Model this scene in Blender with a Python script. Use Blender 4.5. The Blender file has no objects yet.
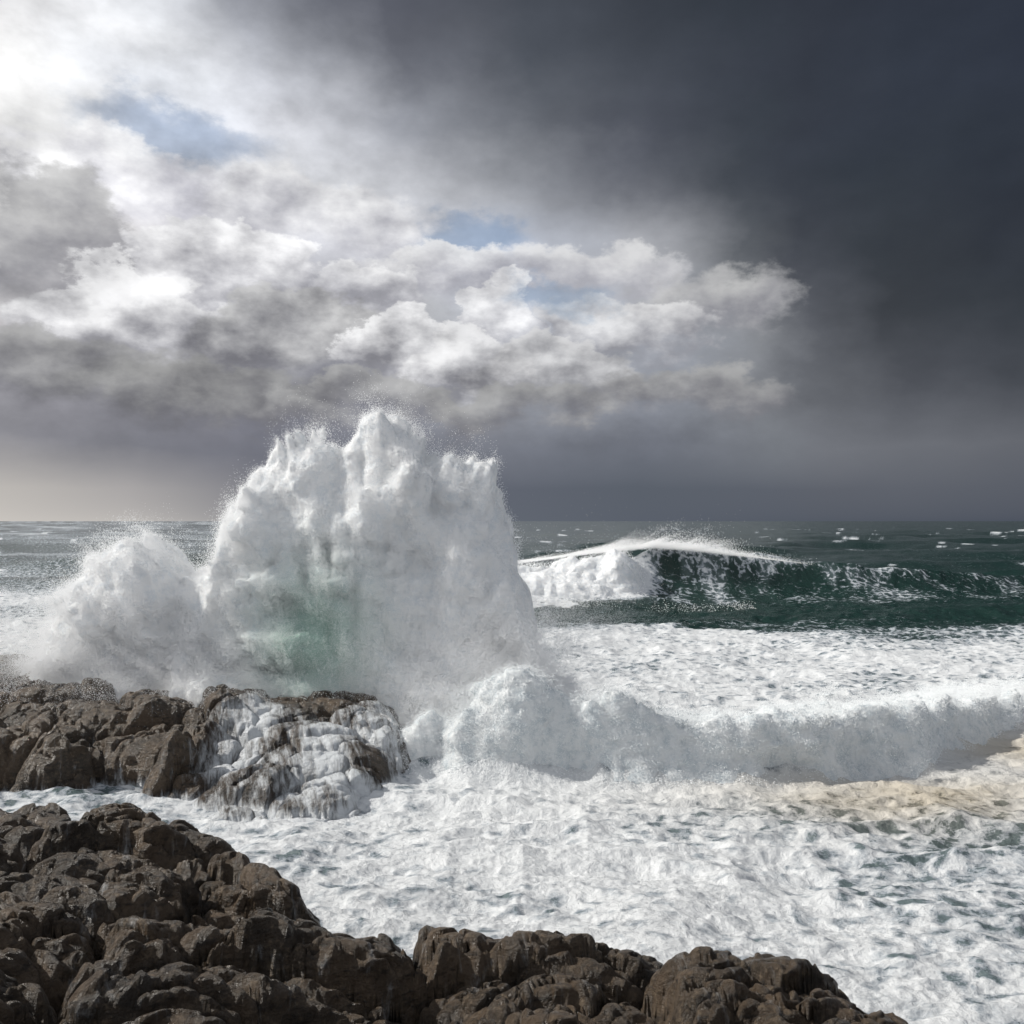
import bpy, math, time, numpy as np
from mathutils import Vector
T0=time.time()
scene=bpy.context.scene
scene.view_settings.view_transform='Standard'
scene.view_settings.look='None'
scene.view_settings.exposure=0
R=np.random.RandomState(7)

# ---------------------------------------------------------------- numpy noise
LAT=R.rand(64,64,64).astype(np.float32)
LATF=LAT.ravel()
def vnoise(x,y,z):
    xi=np.floor(x).astype(np.int32); yi=np.floor(y).astype(np.int32); zi=np.floor(z).astype(np.int32)
    fx=(x-xi).astype(np.float32); fy=(y-yi).astype(np.float32); fz=(z-zi).astype(np.float32)
    fx=fx*fx*(3-2*fx); fy=fy*fy*(3-2*fy); fz=fz*fz*(3-2*fz)
    x0=(xi&63)<<12; x1=((xi+1)&63)<<12; y0=(yi&63)<<6; y1=((yi+1)&63)<<6; z0=zi&63; z1=(zi+1)&63
    def L(a,b,c): return LATF.take(a+b+c)
    a=L(x0,y0,z0); a+=(L(x1,y0,z0)-a)*fx
    b=L(x0,y1,z0); b+=(L(x1,y1,z0)-b)*fx
    c=L(x0,y0,z1); c+=(L(x1,y0,z1)-c)*fx
    d=L(x0,y1,z1); d+=(L(x1,y1,z1)-d)*fx
    a+=(b-a)*fy; c+=(d-c)*fy
    return a+(c-a)*fz
def fbm(x,y,z=0.0,octv=4,gain=0.5):
    x=np.asarray(x,dtype=np.float32); y=np.asarray(y,dtype=np.float32)
    z=np.zeros_like(x)+np.asarray(z,dtype=np.float32)
    s=0;a=1;t=0
    for i in range(octv):
        s=s+a*(vnoise(x,y,z)-0.5); t+=a*0.5
        x=x*2.03+11.3; y=y*2.03+5.7; z=z*2.03+3.1; a*=gain
    return s/t
def billow(x,y,z=0.0,octv=4,gain=0.5):
    x=np.asarray(x,dtype=np.float32); y=np.asarray(y,dtype=np.float32); z=np.zeros_like(x)+np.asarray(z,dtype=np.float32)
    s=0;a=1;t=0
    for i in range(octv):
        s=s+a*(1-np.abs(2*vnoise(x,y,z)-1)*1.0); t+=a
        x=x*2.03+11.3; y=y*2.03+5.7; z=z*2.03+3.1; a*=gain
    return s/t
def ss(a,b,x):
    t=np.clip((x-a)/(b-a),0,1); return t*t*(3-2*t)
def voro(u,v,seed=0):
    rs=np.random.RandomState(seed); J=rs.rand(128,128,2).astype(np.float32); C=rs.rand(128,128,3).astype(np.float32)
    iu=np.floor(u).astype(np.int32); iv=np.floor(v).astype(np.int32)
    f1=np.full(u.shape,9.,np.float32); f2=f1.copy(); cid=np.zeros(u.shape+(3,),np.float32); ox=np.zeros_like(f1); oy=ox.copy()
    for i in (-1,0,1):
        for j in (-1,0,1):
            a=(iu+i)&127; b=(iv+j)&127
            dx=iu+i+J[a,b,0]-u; dy=iv+j+J[a,b,1]-v
            d=np.sqrt(dx*dx+dy*dy)
            m=d<f1
            f2=np.where(m,f1,np.minimum(f2,d))
            ox=np.where(m,dx,ox); oy=np.where(m,dy,oy)
            cid=np.where(m[...,None],C[a,b],cid)
            f1=np.where(m,d,f1)
    return f1,f2,cid,ox,oy
def rocky(x,y,size,an,ang,seed,hv,dome=0.5,crack=0.08,cd=0.7):
    c,s=math.cos(ang),math.sin(ang)
    wx=x+fbm(x/size*0.9,y/size*0.9,seed*1.7,4)*size*0.40
    wy=y+fbm(x/size*0.9+40,y/size*0.9+9,seed*1.3,4)*size*0.40
    u=(wx*c+wy*s)/(size*an); v=(-wx*s+wy*c)/size
    f1,f2,cid,ox,oy=voro(u,v,seed)
    d=f2-f1
    edge=1-np.exp(-d/crack)
    tilt=(cid[...,1]-0.5)*ox*1.3+(cid[...,2]-0.35)*oy*1.4
    return hv*((cid[...,0]-0.5)*0.9+tilt-dome*(f1*f1)+ (edge-1)*cd)

# ---------------------------------------------------------------- mesh helpers
def quad_mesh(name,co,q,attrs={}):
    me=bpy.data.meshes.new(name)
    me.vertices.add(len(co)); me.vertices.foreach_set('co',co.astype(np.float32).ravel())
    q=q.astype(np.int32)
    me.loops.add(q.size); me.loops.foreach_set('vertex_index',q.ravel())
    me.polygons.add(len(q)); me.polygons.foreach_set('loop_start',np.arange(0,q.size,4,dtype=np.int32))
    me.update(calc_edges=True)
    me.polygons.foreach_set('use_smooth',np.ones(len(q),bool))
    for k,a in attrs.items():
        at=me.attributes.new(k,'FLOAT','POINT'); at.data.foreach_set('value',a.astype(np.float32).ravel())
    ob=bpy.data.objects.new(name,me); scene.collection.objects.link(ob); return ob
def grid_mesh(name,X,Y,Z,attrs={}):
    n,m=X.shape
    co=np.stack([X,Y,Z],-1).reshape(-1,3)
    idx=np.arange(n*m).reshape(n,m)
    q=np.stack([idx[:-1,:-1],idx[:-1,1:],idx[1:,1:],idx[1:,:-1]],-1).reshape(-1,4)
    return quad_mesh(name,co,q,attrs)
def surface_nets(f,lo,h):
    nx,ny,nz=f.shape
    ins=f>0
    c=np.zeros((nx-1,ny-1,nz-1),np.int8)
    for i in (0,1):
        for j in (0,1):
            for k in (0,1): c+=ins[i:nx-1+i,j:ny-1+j,k:nz-1+k]
    act=(c>0)&(c<8)
    A=np.argwhere(act); vid=np.full(act.shape,-1,np.int64); vid[act]=np.arange(len(A))
    acc=np.zeros((len(A),3)); cnt=np.zeros(len(A))
    for ax in range(3):
        o1,o2=[k for k in range(3) if k!=ax]
        for a in (0,1):
            for b in (0,1):
                p=A.copy(); p[:,o1]+=a; p[:,o2]+=b; q=p.copy(); q[:,ax]+=1
                fa=f[p[:,0],p[:,1],p[:,2]]; fb=f[q[:,0],q[:,1],q[:,2]]
                m=(fa>0)!=(fb>0); t=np.where(m,fa/(fa-fb+1e-12),0)
                P=p.astype(float); P[:,ax]+=t
                acc[m]+=P[m]; cnt[m]+=1
    V=acc/cnt[:,None]*h+np.array(lo)
    Q=[]
    for ax in range(3):
        o1,o2=[(1,2),(2,0),(0,1)][ax]
        sl=[slice(None)]*3; sl[ax]=slice(0,-1); s2=[slice(None)]*3; s2[ax]=slice(1,None)
        E=(ins[tuple(sl)]!=ins[tuple(s2)])
        e=np.argwhere(E); e=e[(e[:,o1]>0)&(e[:,o2]>0)&(e[:,o1]<f.shape[o1]-1)&(e[:,o2]<f.shape[o2]-1)]
        d1=np.zeros(3,int); d1[o1]=1; d2=np.zeros(3,int); d2[o2]=1
        g=lambda p: vid[p[:,0],p[:,1],p[:,2]]
        q=np.stack([g(e-d1-d2),g(e-d2),g(e),g(e-d1)],-1)
        flip=~ins[e[:,0],e[:,1],e[:,2]]
        q[flip]=q[flip][:,::-1]
        Q.append(q)
    return V,np.concatenate(Q)

def points_object(name,P,rad,tint,mat,parent=None):
    me=bpy.data.meshes.new(name)
    me.vertices.add(len(P)); me.vertices.foreach_set('co',P.astype(np.float32).ravel())
    a=me.attributes.new('rad','FLOAT','POINT'); a.data.foreach_set('value',rad.astype(np.float32))
    a=me.attributes.new('tint','FLOAT','POINT'); a.data.foreach_set('value',tint.astype(np.float32))
    me.update()
    ob=bpy.data.objects.new(name,me); scene.collection.objects.link(ob)
    ng=bpy.data.node_groups.new(name+'_droplets','GeometryNodeTree')
    ng.interface.new_socket('Geometry',in_out='INPUT',socket_type='NodeSocketGeometry')
    ng.interface.new_socket('Geometry',in_out='OUTPUT',socket_type='NodeSocketGeometry')
    i=ng.nodes.new('NodeGroupInput'); o=ng.nodes.new('NodeGroupOutput')
    mp=ng.nodes.new('GeometryNodeMeshToPoints'); na=ng.nodes.new('GeometryNodeInputNamedAttribute'); na.data_type='FLOAT'; na.inputs['Name'].default_value='rad'
    sm=ng.nodes.new('GeometryNodeSetMaterial'); sm.inputs['Material'].default_value=mat
    ng.links.new(i.outputs[0],mp.inputs['Mesh']); ng.links.new(na.outputs['Attribute'],mp.inputs['Radius'])
    ng.links.new(mp.outputs[0],sm.inputs[0]); ng.links.new(sm.outputs[0],o.inputs[0])
    md=ob.modifiers.new('droplets','NODES'); md.node_group=ng
    me.materials.append(mat)
    if parent: ob.parent=parent
    return ob

# ---------------------------------------------------------------- node DSL
class G:
    def __init__(s,nt): s.nt=nt
    def put(s,sock,v):
        if hasattr(v,'is_output') : s.nt.links.new(v,sock)
        elif isinstance(v,(tuple,list)) and sock.type=='RGBA' and len(v)==3: sock.default_value=(*v,1)
        else: sock.default_value=v
    def m(s,op,a,b=None,c=None):
        n=s.nt.nodes.new('ShaderNodeMath'); n.operation=op; s.put(n.inputs[0],a)
        if b is not None: s.put(n.inputs[1],b)
        if c is not None: s.put(n.inputs[2],c)
        return n.outputs[0]
    def add(s,a,b): return s.m('ADD',a,b)
    def sub(s,a,b): return s.m('SUBTRACT',a,b)
    def mul(s,a,b): return s.m('MULTIPLY',a,b)
    def ma(s,a,b,c): return s.m('MULTIPLY_ADD',a,b,c)
    def vm(s,op,a,b=None,sc=None):
        n=s.nt.nodes.new('ShaderNodeVectorMath'); n.operation=op; s.put(n.inputs[0],a)
        if b is not None: s.put(n.inputs[1],b)
        if sc is not None: s.put(n.inputs['Scale'],sc)
        return n.outputs[0]
    def comb(s,x,y,z):
        n=s.nt.nodes.new('ShaderNodeCombineXYZ')
        for i,v in enumerate((x,y,z)): s.put(n.inputs[i],v)
        return n.outputs[0]
    def sep(s,v):
        n=s.nt.nodes.new('ShaderNodeSeparateXYZ'); s.put(n.inputs[0],v); return n.outputs
    def noise(s,v,scale,detail=4,rough=0.5,dist=0,color=False):
        n=s.nt.nodes.new('ShaderNodeTexNoise'); s.put(n.inputs['Vector'],v); s.put(n.inputs['Scale'],scale)
        s.put(n.inputs['Detail'],detail); s.put(n.inputs['Roughness'],rough); s.put(n.inputs['Distortion'],dist)
        return n.outputs['Color' if color else 'Fac']
    def voro(s,v,scale,feat='F1',out='Distance',dim='3D'):
        n=s.nt.nodes.new('ShaderNodeTexVoronoi'); n.feature=feat; n.voronoi_dimensions=dim; s.put(n.inputs['Vector'],v); s.put(n.inputs['Scale'],scale)
        return n.outputs[out]
    def ss(s,v,a,b,lo=0.,hi=1.,lin=False):
        n=s.nt.nodes.new('ShaderNodeMapRange'); n.interpolation_type='LINEAR' if lin else 'SMOOTHSTEP'
        s.put(n.inputs['Value'],v); s.put(n.inputs['From Min'],a); s.put(n.inputs['From Max'],b); s.put(n.inputs['To Min'],lo); s.put(n.inputs['To Max'],hi)
        return n.outputs[0]
    def mix(s,f,a,b,mode='MIX'):
        n=s.nt.nodes.new('ShaderNodeMix'); n.data_type='RGBA'; n.blend_type=mode
        s.put(n.inputs[0],f); s.put(n.inputs[6],a); s.put(n.inputs[7],b); return n.outputs[2]
    def attr(s,name):
        n=s.nt.nodes.new('ShaderNodeAttribute'); n.attribute_name=name; return n.outputs['Fac']
    def bump(s,h,strength,dist,normal=None):
        n=s.nt.nodes.new('ShaderNodeBump'); s.put(n.inputs['Height'],h); s.put(n.inputs['Strength'],strength); s.put(n.inputs['Distance'],dist)
        if normal is not None: s.put(n.inputs['Normal'],normal)
        return n.outputs[0]
    def ramp(s,f,stops,interp='LINEAR'):
        n=s.nt.nodes.new('ShaderNodeValToRGB'); cr=n.color_ramp; cr.interpolation=interp
        s.put(n.inputs[0],f)
        cr.elements[0].position=stops[0][0]; cr.elements[0].color=(*stops[0][1],1)
        cr.elements[1].position=stops[-1][0]; cr.elements[1].color=(*stops[-1][1],1)
        for p,c in stops[1:-1]:
            e=cr.elements.new(p); e.color=(*c,1)
        return n.outputs[0]
def new_mat(name):
    m=bpy.data.materials.new(name); m.use_nodes=True; m.node_tree.nodes.clear()
    g=G(m.node_tree); o=m.node_tree.nodes.new('ShaderNodeOutputMaterial'); return m,g,o
def lin(c): 
    return tuple(((v/255)/12.92 if v/255<=0.04045 else ((v/255+0.055)/1.055)**2.4) for v in c)

SUN_AZ=math.radians(-86); SUN_EL=math.radians(38)
# ---------------------------------------------------------------- world sky
w=bpy.data.worlds.new("World"); scene.world=w; w.use_nodes=True
nt=w.node_tree; nt.nodes.clear(); g=G(nt)
tc=nt.nodes.new('ShaderNodeTexCoord'); D=tc.outputs['Generated']
dx,dy,dz=g.sep(D)
az=g.mul(g.m('ARCTAN2',dx,dy),180/math.pi)
el=g.mul(g.m('ARCSINE',g.m('MINIMUM',g.m('MAXIMUM',dz,-1.0),1.0)),180/math.pi)
Ds=g.vm('MULTIPLY',D,(1.0,1.0,1.6))
n1=g.vm('SUBTRACT',g.noise(Ds,3.6,5,0.5,color=True),(0.5,0.5,0.5))
n2=g.vm('SUBTRACT',g.noise(Ds,14,6,0.6,color=True),(0.5,0.5,0.5))
n1x,n1y,n1z=g.sep(n1); n2x,n2y,n2z=g.sep(n2)
elfade=g.ss(el,0.3,9,0.05,1.0)
elw=g.ma(g.ma(n2y,2.2,g.mul(n1y,7.0)),elfade,el)
azw=g.ma(g.ma(n2x,3.5,g.mul(n1z,14.0)),elfade,az)
els=[0,2.0,4.5,8.5,12.5,16.5,20.5,24,27,30,45,90]
T={ # azimuth: colours from horizon upward
-30:[(204,199,193),(186,182,178),(134,134,141),(145,144,151),(190,188,190),(212,211,212),(235,235,235),(250,250,250),(242,242,244),(215,217,221)],
-23.5:[(192,188,184),(168,165,165),(124,125,133),(135,135,144),(175,174,180),(232,230,231),(246,246,248),(228,232,240),(234,236,240),(208,211,217)],
-16:[(150,149,151),(126,127,134),(115,117,127),(130,131,142),(155,156,166),(204,205,212),(226,228,233),(220,222,229),(190,193,201),(145,148,157)],
-8.2:[(108,111,119),(100,104,113),(118,121,131),(150,151,160),(185,187,192),(206,208,214),(202,204,210),(152,155,163),(106,109,118),(90,93,103)],
0:[(97,103,113),(96,101,112),(118,122,132),(157,160,167),(190,195,207),(190,198,214),(165,168,175),(100,104,112),(80,85,94),(73,78,87)],
8.2:[(90,96,107),(91,97,107),(112,116,126),(150,154,163),(180,186,197),(188,190,196),(112,115,123),(78,82,92),(68,73,82),(62,67,76)],
16:[(85,91,102),(93,98,108),(117,121,128),(130,133,139),(132,135,140),(95,99,105),(67,72,80),(60,66,75),(58,63,73),(55,61,70)],
19.5:[(82,88,99),(94,98,107),(115,118,125),(100,103,109),(88,91,98),(70,74,82),(59,64,73),(56,61,71),(54,59,69),(52,57,67)],
23.5:[(79,85,96),(95,99,108),(108,111,118),(80,83,90),(62,66,72),(57,62,69),(54,60,69),(53,59,70),(51,57,68),(49,54,65)],
30:[(76,82,94),(91,95,104),(100,103,110),(67,71,78),(54,59,66),(50,55,64),(49,55,65),(49,55,67),(49,55,67),(46,51,63)],
}
cols=[]
def full(L,top1,top2): return L+[top1,top2]
Z=(170,174,182)
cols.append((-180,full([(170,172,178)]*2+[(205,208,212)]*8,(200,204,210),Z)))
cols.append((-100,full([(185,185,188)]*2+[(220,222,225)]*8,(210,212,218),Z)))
cols.append((-50,full([(210,206,200)]*2+[(205,205,208)]*4+[(240,240,241)]*4,(225,226,230),Z)))
for a in sorted(T): cols.append((a,full(T[a],tuple(int(c*.92) for c in T[a][-1]),Z)))
cols.append((60,full([(80,85,97)]*3+[(62,66,76)]*7,(80,84,92),Z)))
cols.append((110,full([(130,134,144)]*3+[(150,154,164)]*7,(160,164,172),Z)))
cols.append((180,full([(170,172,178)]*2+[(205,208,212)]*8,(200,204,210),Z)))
fac=g.m('POWER',g.m('MAXIMUM',g.mul(elw,1/90),0.0001),0.5)
C=None
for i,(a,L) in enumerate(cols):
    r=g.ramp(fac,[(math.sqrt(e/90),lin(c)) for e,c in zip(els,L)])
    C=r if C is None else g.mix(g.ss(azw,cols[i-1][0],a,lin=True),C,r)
sky=nt.nodes.new('ShaderNodeTexSky'); sky.sky_type='NISHITA'; sky.sun_disc=False
sky.sun_elevation=SUN_EL; sky.sun_rotation=SUN_AZ
blue=g.vm('SCALE',sky.outputs[0],sc=0.10)
def ell(a,e,ra,re,aw,ew):
    u=g.mul(g.sub(aw,a),1/ra); v=g.mul(g.sub(ew,e),1/re)
    return g.ma(u,u,g.mul(v,v)),v
pa=g.ma(n2x,7.5,g.ma(n1x,9.0,az)); pe=g.ma(n2y,6.0,g.ma(n1y,5.5,el))
def gap(C,L,k0):
    gp=None
    for a,e,ra,re in L:
        d,_=ell(a,e,ra,re,pa,pe); k=g.ss(d,1.6,0.1); gp=k if gp is None else g.m('MAXIMUM',gp,k)
    return g.mix(g.mul(gp,k0),C,blue)
C=gap(C,((-20,22.3,6,1.8),(-2,17.6,4.5,1.6)),0.62)
puffs=[(-24,19.0,7,2.8,248,214,.5),(-12,18.2,7,2.8,232,188,.4),(-5,15.2,6,2.2,226,180,.3),(6,15.4,6,2.0,220,178,.5),(12.5,13.2,5,2.4,196,146,.8),
(-28.5,16.0,5.0,3.8,180,146,.4),(-18.5,14.8,6,3.4,246,162,.15),(-24.5,12.0,6,3.2,238,152,.15),(-9,13.6,4.0,2.6,240,172,.2),(0.3,12.0,2.6,3.0,242,165,.15),(8,11.6,5.4,2.3,222,150,.3),
(-14.5,11.0,7,3.2,196,126,.2),(-7.5,10.4,4.4,2.6,242,146,.15),(-3.2,9.2,4.4,2.4,230,142,.2),(3.8,8.8,5.4,2.1,208,136,.25),(-27,8.6,8,2.6,166,124,.4),(-20,7.6,9,2.4,150,118,.5),(11,7.6,7,1.9,166,128,.7),(-10,7.2,7,1.8,170,126,.4),(0,6.6,7,1.6,160,124,.5)]
lit=g.noise(g.vm('ADD',Ds,(-0.018,0,0.026)),9,6,0.55)
base=g.noise(Ds,9,6,0.55)
rel=g.sub(base,lit)
for a,e,ra,re,t,b,sf in puffs:
    d,v=ell(a,e,ra,re,pa,pe)
    mk=g.mul(g.ss(d,1.0+sf*0.4,0.9-sf*0.6),g.ss(v,-1.0,-0.1))
    tone=g.ma(rel,3.0,g.ss(v,-0.6,0.85,lin=True))
    cc=g.mix(g.m('MINIMUM',g.m('MAXIMUM',tone,0.0),1.0),lin((b,b,int(b*1.05))),lin((t,t,int(t*1.005))))
    C=g.mix(g.mul(mk,0.85),C,cc)
C=gap(C,((3.6,13.6,3.0,1.2),),0.5)
cum=g.ss(g.ma(az,0.7,el),24,12,0.3,1.0)
C=g.vm('SCALE',C,sc=g.ma(g.mul(g.mul(rel,g.ss(el,2,8)),cum),1.3,1.0))
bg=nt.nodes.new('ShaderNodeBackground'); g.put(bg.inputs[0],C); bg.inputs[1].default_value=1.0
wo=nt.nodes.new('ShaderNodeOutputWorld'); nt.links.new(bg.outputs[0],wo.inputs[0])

# ---------------------------------------------------------------- sun
sd=bpy.data.lights.new('sun','SUN'); sd.energy=4.8; sd.angle=math.radians(0.6); sd.color=(1.0,0.95,0.87)
so=bpy.data.objects.new('sun',sd); scene.collection.objects.link(so)
S=Vector((math.sin(SUN_AZ)*math.cos(SUN_EL),math.cos(SUN_AZ)*math.cos(SUN_EL),math.sin(SUN_EL)))
so.rotation_euler=S.to_track_quat('Z','Y').to_euler(); so.location=(-30,10,40)

# ---------------------------------------------------------------- camera
cd=bpy.data.cameras.new('camera'); cam=bpy.data.objects.new('camera',cd); scene.collection.objects.link(cam)
cd.lens=31.2; cd.sensor_width=36; cd.clip_end=60000; cam.location=(0,0,8); cam.rotation_euler=(math.radians(90.58),0,0)
scene.camera=cam

# ---------------------------------------------------------------- sea
ns=1100; nr=1250
s_=np.linspace(-1.15,1.15,ns)
s_=np.sign(s_)*np.abs(s_)**1.15
inv=np.linspace(1/9.0,1/30000,nr)
Yd=1/inv
X=(Yd[:,None]*s_[None,:]).astype(np.float32); Y=np.repeat(Yd[:,None],ns,1).astype(np.float32)
def bore_front(x): return np.interp(x,[-6,-2.2,2.6,8.7,13.4,18,24,40],[28.2,27.4,26.4,27.0,28.8,33,38,46])
def bore_h(x): return np.interp(x,[-5,-2,0.5,3,6,9,13,17,22,30],[1.0,2.9,3.8,3.2,2.75,2.6,2.6,1.9,1.2,0.5])
def wave_y(x): return 90+0.0035*(x-10)**2+1.2*np.sin(x*0.12)
def wave_h(x): return np.interp(x,[-70,-45,-30,-8,1,8,14,18,24,30,38,52,80],[0.3,0.9,1.6,3.3,4.1,5.1,5.7,5.4,4.6,3.8,2.9,1.8,0.8])
def bore_env(x,tb):
    return ss(-0.5,1.3,tb)*np.exp(-(np.maximum(tb-1.2,0)/4.2)**1.4)*ss(-7,-2.5,x)
def wbroken(x): return ss(16.5,10,x)*ss(-60,-20,x)
def wave_t(x,y): return y-wave_y(x)+1.0*fbm(x/6,y/8,5.,3)+wbroken(x)*2.0
def sea_h(x,y):
    w1=fbm(x/60,y/60,1.,3)
    far=ss(40,160,y)
    h=far*(0.85*np.sin(y/11+4*w1+x*0.01)+0.5*np.sin(y/6.3-x*0.05+6*w1)+0.7*fbm(x/9,y/5,2.,4))
    near=1-ss(70,150,y)
    ch=billow(x/3.4+0.6*w1,y/2.0,3.,5,0.55)
    h=h+near*(0.62*(ch-0.5)+0.30*fbm(x/7,y/5,4.,3)+0.13*fbm(x/0.7,y/0.5,9.,4,0.6))
    h=h*(1-ss(3000,8000,y))
    broken=wbroken(x)
    t=wave_t(x,y); A=wave_h(x)*(1-0.3*broken)
    fr=2.8+1.6*broken
    prof=np.where(t<0,np.exp(np.minimum(t,0)/fr),np.exp(-(np.maximum(t,0)/11)**1.3))
    h=h+A*prof*(1+0.10*fbm(x/6,y/6,6.,2))
    wf=np.exp(-((t+2.5)/4.0)**2)*broken
    for (yc,a,x0,sx) in ((150,1.6,-55,40),(62,1.0,-34,12),(118,1.5,70,35),(70,0.7,40,14),(210,1.8,30,60),(260,2.0,-90,60)):
        t2=y-yc-4*fbm(x/30,0*x,yc*1.,2)
        h=h+a*np.exp(-((x-x0)/sx)**2)*np.where(t2<0,np.exp(np.minimum(t2,0)/3),np.exp(-np.maximum(t2,0)/12))
    tb=y-bore_front(x)-0.9*fbm(x/2.2,y/9,8.,3)
    return h,bore_env(x,tb),t,tb,wf
H,pb,tw,tb,wf=sea_h(X,Y)
H=H+0.30*pb*bore_h(X)
print('sea',time.time()-T0)
fl=fbm(X/9,Y/6,21.,4)
sw=fbm(X/4+2.5*fl,Y/2.4+1.5*fl,26.,5,0.55)
nearf=0.80+0.24*fl+0.34*sw
webr=ss(2,12,X)*ss(30,22,Y)
nearf=nearf-webr*(0.20+0.25*fl)
farfade=ss(60,72,Y+6*fbm(X/14,Y/6,22.,3)+3*np.clip(X/30,-1,1))
caps=ss(0.29,0.50,fbm(X/12,Y/5,27.,5,0.6))
foam_glitter=nearf*(1-farfade)+farfade*(0.10+0.10*fl+0.70*caps*(1-ss(500,1400,Y)))
left=ss(-16,-30,X)*(1-ss(80,130,Y)); foam_glitter=np.maximum(foam_glitter,left*(0.7+0.3*fl))
foam_glitter=np.maximum(foam_glitter,ss(-25,-90,X)*(0.36+0.35*fbm(X/40,Y/12,29.,4))*ss(60,90,Y))  # far-left pale streaks: sun glare on the water, painted in as foam
foam_glitter=np.maximum(foam_glitter,np.clip(np.exp(-((tb+0.3)/1.3)**2)*ss(-5,-2,X)*(X<24),0,1)*1.1)
foam_glitter=np.maximum(foam_glitter,pb*1.2)
face=ss(-13,-7,tw)*ss(1.5,-0.5,tw)*(wave_h(X)>1)*ss(9,15,X)
cr=np.exp(-((tw-0.5)/1.2)**2)*ss(46,20,X)*ss(-60,-25,X)
foam_glitter=foam_glitter*(1-face)+face*(0.27+0.34*fbm(X/2,Y/3,28.,3))
foam_glitter=np.maximum(foam_glitter,cr*(0.78+0.3*fl))
foam_glitter=np.maximum(foam_glitter,np.clip(wf*2.0,0,1.15))
sand=np.exp(-((X-12)/6.0)**2-((Y-25.4)/2.2)**2)+0.9*np.exp(-((X-20)/5)**2-((Y-31)/3.5)**2)
sea=grid_mesh('sea',X,Y,H,{'foam_glitter':np.clip(foam_glitter,0,1.2),'sand':np.clip(sand*(0.75+0.7*fl+0.3*sw)*(1-ss(0.3,0.8,pb)),0,1)})
m,g,o=new_mat('sea_water'); 
tc=m.node_tree.nodes.new('ShaderNodeTexCoord'); P=tc.outputs['Object']
pxs,pys,pzs=g.sep(P)
P2=g.comb(pxs,g.mul(pys,1.25),0.0)
wn=g.vm('SUBTRACT',g.noise(P2,0.5,4,0.55,color=True),(0.5,0.5,0.5))
Pw=g.vm('ADD',P2,g.vm('SCALE',wn,sc=1.5))
e1=g.voro(g.vm('ADD',Pw,g.vm('SCALE',g.noise(P2,3.0,4,0.65,color=True),sc=0.8)),1.3,'DISTANCE_TO_EDGE',dim='2D')
nz=g.noise(Pw,1.5,9,0.66)
sepn=g.noise(P2,12,5,0.72)
hole=g.add(g.add(g.mul(g.ss(e1,0.0,0.42),0.42),g.mul(g.ss(nz,0.34,0.66),0.50)),g.mul(g.ss(sepn,0.35,0.65),0.20))
fo=g.attr('foam_glitter')
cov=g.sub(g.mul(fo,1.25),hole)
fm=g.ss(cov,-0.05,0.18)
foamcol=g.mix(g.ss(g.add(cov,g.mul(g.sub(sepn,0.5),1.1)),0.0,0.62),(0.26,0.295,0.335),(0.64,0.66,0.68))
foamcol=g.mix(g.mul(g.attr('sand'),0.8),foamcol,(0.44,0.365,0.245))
wcol=g.mix(g.ss(fo,0.2,0.7),(0.010,0.029,0.025),(0.105,0.138,0.148))
wcol=g.mix(g.mul(g.attr('sand'),0.8),wcol,(0.18,0.145,0.095))
dfar=g.ss(pys,70,220,0.75,0.28)
bw=g.bump(g.add(g.mul(g.noise(P2,0.5,6,0.6),0.7),g.mul(sepn,0.04)),dfar,1.0)
bf=g.bump(g.add(g.mul(nz,0.34),g.mul(sepn,0.075)),0.9,0.6)
pw=m.node_tree.nodes.new('ShaderNodeBsdfPrincipled'); g.put(pw.inputs['Base Color'],wcol); pw.inputs['Roughness'].default_value=0.20; pw.inputs['IOR'].default_value=1.33
g.put(pw.inputs['Normal'],bw)
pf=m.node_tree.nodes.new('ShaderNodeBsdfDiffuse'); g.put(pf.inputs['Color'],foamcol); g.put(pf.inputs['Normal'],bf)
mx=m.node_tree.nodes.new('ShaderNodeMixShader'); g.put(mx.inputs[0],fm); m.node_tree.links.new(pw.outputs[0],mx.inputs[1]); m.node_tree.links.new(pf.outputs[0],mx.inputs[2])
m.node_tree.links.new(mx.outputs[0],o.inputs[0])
sea.data.materials.append(m)

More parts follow.
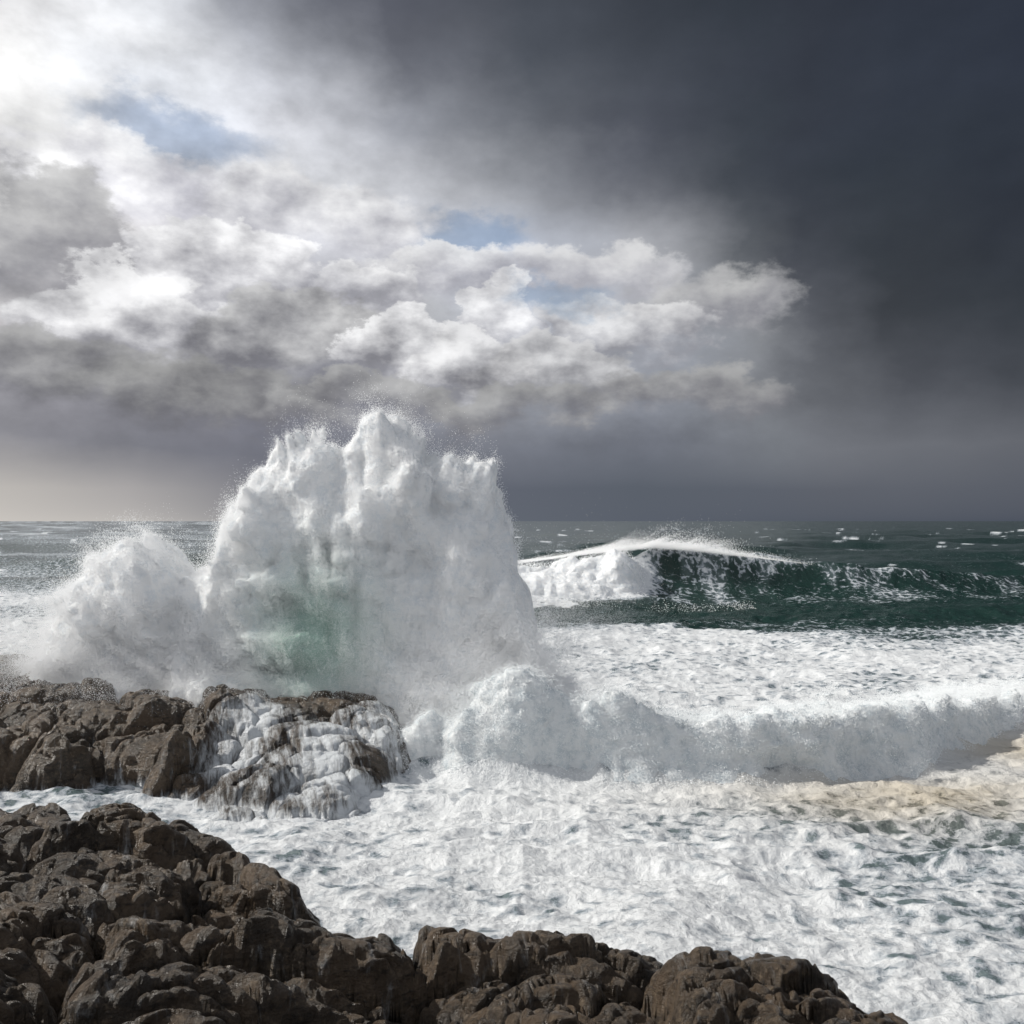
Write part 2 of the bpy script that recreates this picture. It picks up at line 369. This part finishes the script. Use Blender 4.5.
# ---------------------------------------------------------------- rock material
def rock_mat(name,wet):
    m,g,o=new_mat(name)
    tc=m.node_tree.nodes.new('ShaderNodeTexCoord'); P=tc.outputs['Object']
    a=g.noise(P,0.9,4,0.6); b=g.noise(P,9,9,0.75); c=g.noise(g.vm('MULTIPLY',P,(1.0,2.0,3.5)),2.6,7,0.65)
    colr=g.mix(g.ss(a,0.35,0.65),(0.046,0.036,0.027),(0.105,0.074,0.048))
    colr=g.mix(g.ss(b,0.48,0.72),colr,(0.20,0.150,0.10))
    colr=g.mix(g.ss(c,0.52,0.66,0,0.8),colr,(0.020,0.016,0.013))
    hgt=g.add(g.mul(b,1.0),g.mul(c,0.8))
    bmp=g.bump(hgt,1.0,0.12)
    p=m.node_tree.nodes.new('ShaderNodeBsdfPrincipled')
    fw=g.attr('flow')
    dk=g.mix(g.ss(fw,0,0.25,0,wet),colr,g.mix(1.0,colr,(0.40,0.36,0.33),'MULTIPLY'))
    px,py,pz=g.sep(P)
    q=g.comb(g.mul(g.add(px,g.mul(py,0.35)),2.8),g.mul(py,0.6),g.mul(pz,0.8))
    st=g.noise(q,2.0,8,0.70,0.5)
    fm=g.ss(g.add(g.mul(fw,0.85),g.mul(g.sub(st,0.5),2.0)),0.10,0.85)
    fin=g.mix(fm,dk,(0.72,0.755,0.79))
    g.put(p.inputs['Base Color'],fin)
    g.put(p.inputs['Roughness'],g.ss(b,0.3,0.7,0.24,0.55)); g.put(p.inputs['Normal'],bmp); p.inputs['Specular IOR Level'].default_value=0.5
    m.node_tree.links.new(p.outputs[0],o.inputs[0]); return m
rm=rock_mat('wet_brown_rock',0.9)
def terrace(Z,X,Y,stp,k):
    ter=Z+0.08*fbm(X/1.5,Y/1.5,34.,3); fr=ter/stp-np.floor(ter/stp)
    return Z*(1-k)+k*stp*(np.floor(ter/stp)+ss(0.1,0.9,fr))
xs=np.arange(-20,12,0.028); ys=np.arange(1.0,18.0,0.028)
X,Y=np.meshgrid(xs,ys); X=X.astype(np.float32); Y=Y.astype(np.float32)
ex=[-20,-14,-8.8,-6.5,-4.4,-3.4,-2.6,-1.6,0.6,2.75,3.8,5.4,7,9,12]
edge=np.interp(X,ex,[17,16.6,16.1,15.8,14.9,14.1,13.5,13.4,13.8,13.8,13.2,12.6,10.5,8,6])
zt=np.interp(X,ex,[3.5,3.45,3.3,3.2,2.65,2.5,2.3,2.15,2.05,1.85,1.65,1.15,0.3,0.0,0])
edge=edge+0.6*fbm(X/2.0,Y/2.0,31.,3)
t=edge-Y
B=(zt+0.9)*ss(-1.8,0.5,t)-0.9+0.03*np.clip(t,0,20)+ss(7,0,Y)*3.2*ss(8,2,X)
Zr=B+rocky(X,Y,1.35,2.0,0.30,3,0.60,cd=0.9,dome=0.6)+rocky(X,Y,0.55,2.2,0.15,5,0.28,dome=0.45)+rocky(X,Y,0.20,1.7,0.5,8,0.085)
Zr+=0.09*fbm(X/0.8,Y/0.5,33.,6,0.62)
Zr=terrace(Zr,X,Y,0.22,0.35)
Xd=X+0.10*fbm(Y/0.5,Zr/0.3,35.,4); Yd2=Y+0.16*fbm(X/0.6,Zr/0.22,37.,4)
fore=grid_mesh('foreground_rocks',Xd,Yd2,Zr,{'flow':np.zeros_like(X)})
fore.data.materials.append(rm)

xs=np.arange(-46,-0.5,0.045); ys=np.arange(20,42,0.045)
X,Y=np.meshgrid(xs,ys); X=X.astype(np.float32); Y=Y.astype(np.float32)
front=np.interp(X,[-46,-20,-14,-11,-9,-6.6,-5,-3.5,-2.0,-0.5],[23,24.3,25.3,25.6,24.0,22.0,22.8,24.6,27.0,31])+0.6*fbm(X/1.5,Y/2,41.,3)
right=ss(-1.0,-4.4,X+0.12*(Y-27)+0.6*fbm(X/1.5,Y/1.5,42.,3))
t=Y-front
casc=ss(-10.0,-7.6,X+0.5*fbm(X,Y,43.,2))
slopeW=1.3+7.5*casc
ht=np.interp(X,[-46,-20,-15,-12,-8,-3],[2.9,2.8,2.4,2.35,2.15,1.95])
B=(ht+0.9)*(ss(-0.5,1.0,t/slopeW*1.0)*0.75+0.25*ss(-0.2,5,t))*right-0.9
B-=ss(35,39,Y)*2.5
Zr=B+rocky(X,Y,2.1,1.8,0.2,13,0.80,cd=0.9)*(1-0.5*casc)+rocky(X,Y,0.8,2.1,0.25,15,0.36)*(1-0.3*casc)+rocky(X,Y,0.3,1.6,0.7,18,0.10)*(1-0.5*casc)+0.12*fbm(X/0.9,Y/0.7,47.,5,0.6)*(1-0.4*casc)
Zr=terrace(Zr,X,Y,0.34,0.35)
flow=casc*ss(7.5,5.0,t)*ss(-1.5,0.2,t)*(0.56+0.95*fbm(X/1.4,Y/1.4,48.,3))*ss(-0.8,-2.0,X)
flow=np.maximum(flow,ss(0.5,-0.05,Zr)*0.95)
led=grid_mesh('rock_ledge',X,Y+0.15*fbm(X/0.7,Zr/0.3,49.,3),Zr,{'flow':np.clip(flow,0,1)})
led.data.materials.append(rm)
print('rocks',time.time()-T0)

# ---------------------------------------------------------------- spray
def drop_mat(name,col):
    pm,g,o=new_mat(name)
    d=pm.node_tree.nodes.new('ShaderNodeBsdfDiffuse')
    g.put(d.inputs[0],g.mix(g.attr('tint'),col,(0.42,0.62,0.52))); pm.node_tree.links.new(d.outputs[0],o.inputs[0]); return pm
def ww_mat(name,c1,c2):
    wm,g,o=new_mat(name)
    tc=wm.node_tree.nodes.new('ShaderNodeTexCoord'); P=tc.outputs['Object']
    d=wm.node_tree.nodes.new('ShaderNodeBsdfDiffuse'); tr=wm.node_tree.nodes.new('ShaderNodeBsdfTranslucent'); mx=wm.node_tree.nodes.new('ShaderNodeMixShader')
    nn=g.noise(P,2.5,8,0.68)
    pc=g.mix(g.attr('tint'),g.mix(g.ss(nn,0.35,0.6),c1,c2),(0.28,0.52,0.42))
    g.put(d.inputs[0],pc); g.put(tr.inputs[0],pc); g.put(d.inputs['Normal'],g.bump(nn,0.5,0.35)); mx.inputs[0].default_value=0.25
    for a,b in ((d.outputs[0],mx.inputs[1]),(tr.outputs[0],mx.inputs[2]),(mx.outputs[0],o.inputs[0])): wm.node_tree.links.new(a,b)
    return wm
pm=drop_mat('spray_droplets',(0.95,0.957,0.965)); wm=ww_mat('white_water',(0.82,0.86,0.90),(0.95,0.957,0.965))
pm2=drop_mat('shaded_surf_spray',(0.86,0.885,0.90)); wm2=ww_mat('shaded_white_water',(0.64,0.70,0.74),(0.86,0.885,0.90))  # surf copies, darker and bluer: the splash's shade put into the colour

hx=np.array([-20.5,-19.5,-18.6,-17.6,-16.4,-14.8,-13.4,-12.7,-11.8,-11.3,-10.4,-9.3,-7.7,-6.9,-6.2,-5.2,-3.5,-2.8,-1.6,-0.75,-0.2,0.4,1.0,1.8,2.8,3.8])*0.94
hz=8+(np.array([-1,1.8,3.0,4.9,6.7,7.5,7.0,6.0,6.6,8.4,10.0,11.3,11.7,11.0,11.9,12.2,12.0,11.2,11.0,10.6,8.4,5.8,3.9,2.7,1.8,-1])-8)*0.95
X0,Z0=-5.0,-2.0
def splash_e(x,y,z):
    th=np.arctan2(x-X0,z-Z0); r=np.sqrt((x-X0)**2+(z-Z0)**2)
    wxn=fbm(x/2.0,z/2.0,y/2.0+50,3)
    ray=fbm(th*8,r/6.0,y/2.5+80,2); ray2=1-2*billow(th*17,r/3.0,y/1.6+90,3)
    up=ss(3,9,z)+0.3
    Ht=np.interp(x+0.7*wxn,hx,hz)
    puffy=0.6-billow(x/1.3,z/1.3,y/1.3+130,3)
    din=Ht+0.32-z+(0.5*ray+0.6*ray2-0.1)*up+0.8*puffy
    yc=33.0-0.03*(z-5)
    Tk=2.6*np.sqrt(np.clip(din,0,3)/3)*np.interp(z,[0,4,12],[1.3,1.15,0.85])
    big=fbm(x/3.2,z/3.2,y/3.2+100,3,0.5)
    bl=0.6-billow(x/1.9,z/1.9,y/1.9+30,5,0.55)
    return np.minimum(din,Tk-np.abs(y-yc)+1.6*big+1.7*bl+0.5*ray*up)
def bore_e(x,y,z):
    tb=y-bore_front(x)-0.9*fbm(x/2.2,y/9,8.,3)+0.35*np.clip(z-0.5,0,2)
    pe=bore_env(x,tb)*bore_h(x)
    bl=0.55-billow(x/1.7,y/1.6,z/1.5+12,6,0.60)
    return pe*0.95-0.22-z+1.8*bl*ss(0,1.2,pe)+0.5*fbm(x/3,y/3,z/3+17,2)*ss(0,0.8,pe)-0.6*(1-ss(0,0.25,pe))
def crest_e(x,y,z):
    A=wave_h(x)*wbroken(x)*1.08
    t=wave_t(x,y)+0.25*z
    pe=A*np.where(t<0,np.exp(-(np.minimum(t,0)/5.5)**2),np.exp(-(np.maximum(t,0)/4)**2))
    bl=0.5-billow(x/2.6,y/2.6,z/2.0+31,5,0.6)
    return pe-z-0.3+2.6*bl*ss(0,1.5,pe)+0.8*fbm(x/5,y/5,z/5+19,2)
def evalgrid(fn,lo,hi,h):
    ax=[np.arange(lo[i],hi[i],h,dtype=np.float32) for i in range(3)]
    f=np.empty((len(ax[0]),len(ax[1]),len(ax[2])),np.float32)
    Yg,Zg=np.meshgrid(ax[1],ax[2],indexing='ij')
    for i in range(0,len(ax[0]),16):
        xx=ax[0][i:i+16]; Xg=np.broadcast_to(xx[:,None,None],(len(xx),)+Yg.shape)
        f[i:i+16]=fn(Xg,np.broadcast_to(Yg,Xg.shape),np.broadcast_to(Zg,Xg.shape))
    return f
def tri(f,lo,h,P):
    q=(P-np.array(lo))/h; i=np.clip(np.floor(q).astype(int),0,np.array(f.shape)-2); t=q-i
    r=0
    for a in (0,1):
        for b in (0,1):
            for c in (0,1):
                r=r+f[i[:,0]+a,i[:,1]+b,i[:,2]+c]*np.where(a,t[:,0],1-t[:,0])*np.where(b,t[:,1],1-t[:,1])*np.where(c,t[:,2],1-t[:,2])
    return r
def tintf(P): return np.exp(-((P[:,0]+6.8)/1.9)**2-((P[:,2]-4.0)/2.3)**2)*0.75
def closed(f):
    f=f.copy(); f[0]=f[-1]=-1; f[:,0]=f[:,-1]=-1; f[:,:,0]=f[:,:,-1]=-1; return f
def build(name,fn,lo,hi,h,npts,softf,off,seed,mat,streak=False,emin=-1.5):
    f=evalgrid(fn,lo,hi,h)
    V,Q=surface_nets(closed(f-off),lo,h)
    ob=quad_mesh(name,V,Q,{'tint':tintf(V) if name=='wave_splash' else np.zeros(len(V))})
    ob.data.materials.append(mat)
    rs=np.random.RandomState(seed)
    near=np.argwhere((f>emin)&(f<off+0.05))
    out=[];tot=0
    while tot<npts:
        c=near[rs.randint(len(near),size=600000)]; P=(c+rs.rand(len(c),3))*h+np.array(lo)
        P=P[(P<np.array(hi)-2*h).all(1)]
        e=tri(f,lo,h,P); s=softf(P)
        pr=np.exp(-np.maximum(off-e,0)/s)*(e>emin)*ss(emin,emin+0.5,e)
        k=rs.rand(len(P))<pr; P=P[k]; e=e[k]
        if streak:
            th=np.arctan2(P[:,0]-X0,P[:,2]-Z0); r=np.sqrt((P[:,0]-X0)**2+(P[:,2]-Z0)**2)
            sk=ss(-0.2,0.3,fbm(th*42,r/1.8,P[:,1]/0.6,3)); wgt=ss(0.15,-0.25,e-off+0.1)*0.92
            P=P[rs.rand(len(P))<(1-wgt*(1-sk))]
        out.append(P); tot+=len(P)
    P=np.concatenate(out)[:npts]
    print(name,len(V),time.time()-T0)
    return ob,P
sp,P1=build('wave_splash',splash_e,(-21.5,27.0,0.3),(5,39,14.6),0.09,1900000,
   lambda P:np.interp(P[:,0],[-19,-13,-9,-1,2],[0.50,0.32,0.22,0.26,0.50])*np.interp(P[:,2],[1,4,12],[1.5,1.0,0.95]),0.32,3,wm,True)
rs=np.random.RandomState(1)
points_object('splash_droplets',P1,0.004+0.008*rs.rand(len(P1))**2.5,tintf(P1)*0.5,pm,sp)
# fine drifting mist: very small droplets thinning away from the splash
mp=[]
for (cx,cy,cz,sx,sy,sz,n) in ((-18.3,33,2.7,2.6,1.8,1.3,420000),(-13.5,31.5,2.0,3.5,1.5,0.7,150000),(1.3,32,3.0,1.7,1.6,1.4,260000),(-1.5,29.5,2.6,1.8,1.4,1.2,200000)):
    q=rs.normal(0,1,(n,3))*np.array([sx,sy,sz])+np.array([cx,cy,cz])
    dn=ss(-0.35,0.5,fbm(q[:,0]/1.6,q[:,1]/1.6,q[:,2]/1.3,4)); q=q[(rs.rand(n)<dn)&(q[:,2]>0.6)]; mp.append(q)
mp=np.concatenate(mp)
points_object('drifting_mist',mp,np.full(len(mp),0.0052),np.zeros(len(mp)),pm,sp)
bo,P2=build('breaking_surf',bore_e,(-5,25,-0.6),(24,44,5.1),0.08,600000,lambda P:np.full(len(P),0.15),0.08,4,wm2,False,-0.65)
points_object('surf_droplets',P2,0.005+0.009*rs.rand(len(P2))**2,np.zeros(len(P2)),pm2,bo)
cw,P4=build('breaking_wave_crest',crest_e,(-62,78,-0.5),(22,104,8.4),0.2,170000,lambda P:np.full(len(P),0.25),0.0,5,wm,False,-1.2)
points_object('crest_foam_droplets',P4,0.015+0.02*rs.rand(len(P4))**2,np.zeros(len(P4)),pm,cw)
def crest_pts(n):
    rs=np.random.RandomState(9)
    x=rs.uniform(-50,30,n).astype(np.float32); u=rs.exponential(1,n)
    y=wave_y(x)-2+rs.normal(0,0.8,n)+u*1.3
    env=np.exp(-((x-15)/7)**2)+0.3*ss(-45,-10,x)*ss(14,8,x)
    z=wave_h(x)*0.95+ (u*0.36+rs.normal(0,0.14,n))*env*(0.6+0.8*np.clip(fbm(x/1.6,y/4,71.,3)+0.4,0,1.5))
    k=rs.rand(n)<env
    return np.stack([x+u*0.8,y,z],-1)[k]
P3=crest_pts(450000)
points_object('crest_droplets',P3,0.010+0.014*rs.rand(len(P3))**2,np.zeros(len(P3)),pm,cw)
print('done',time.time()-T0)
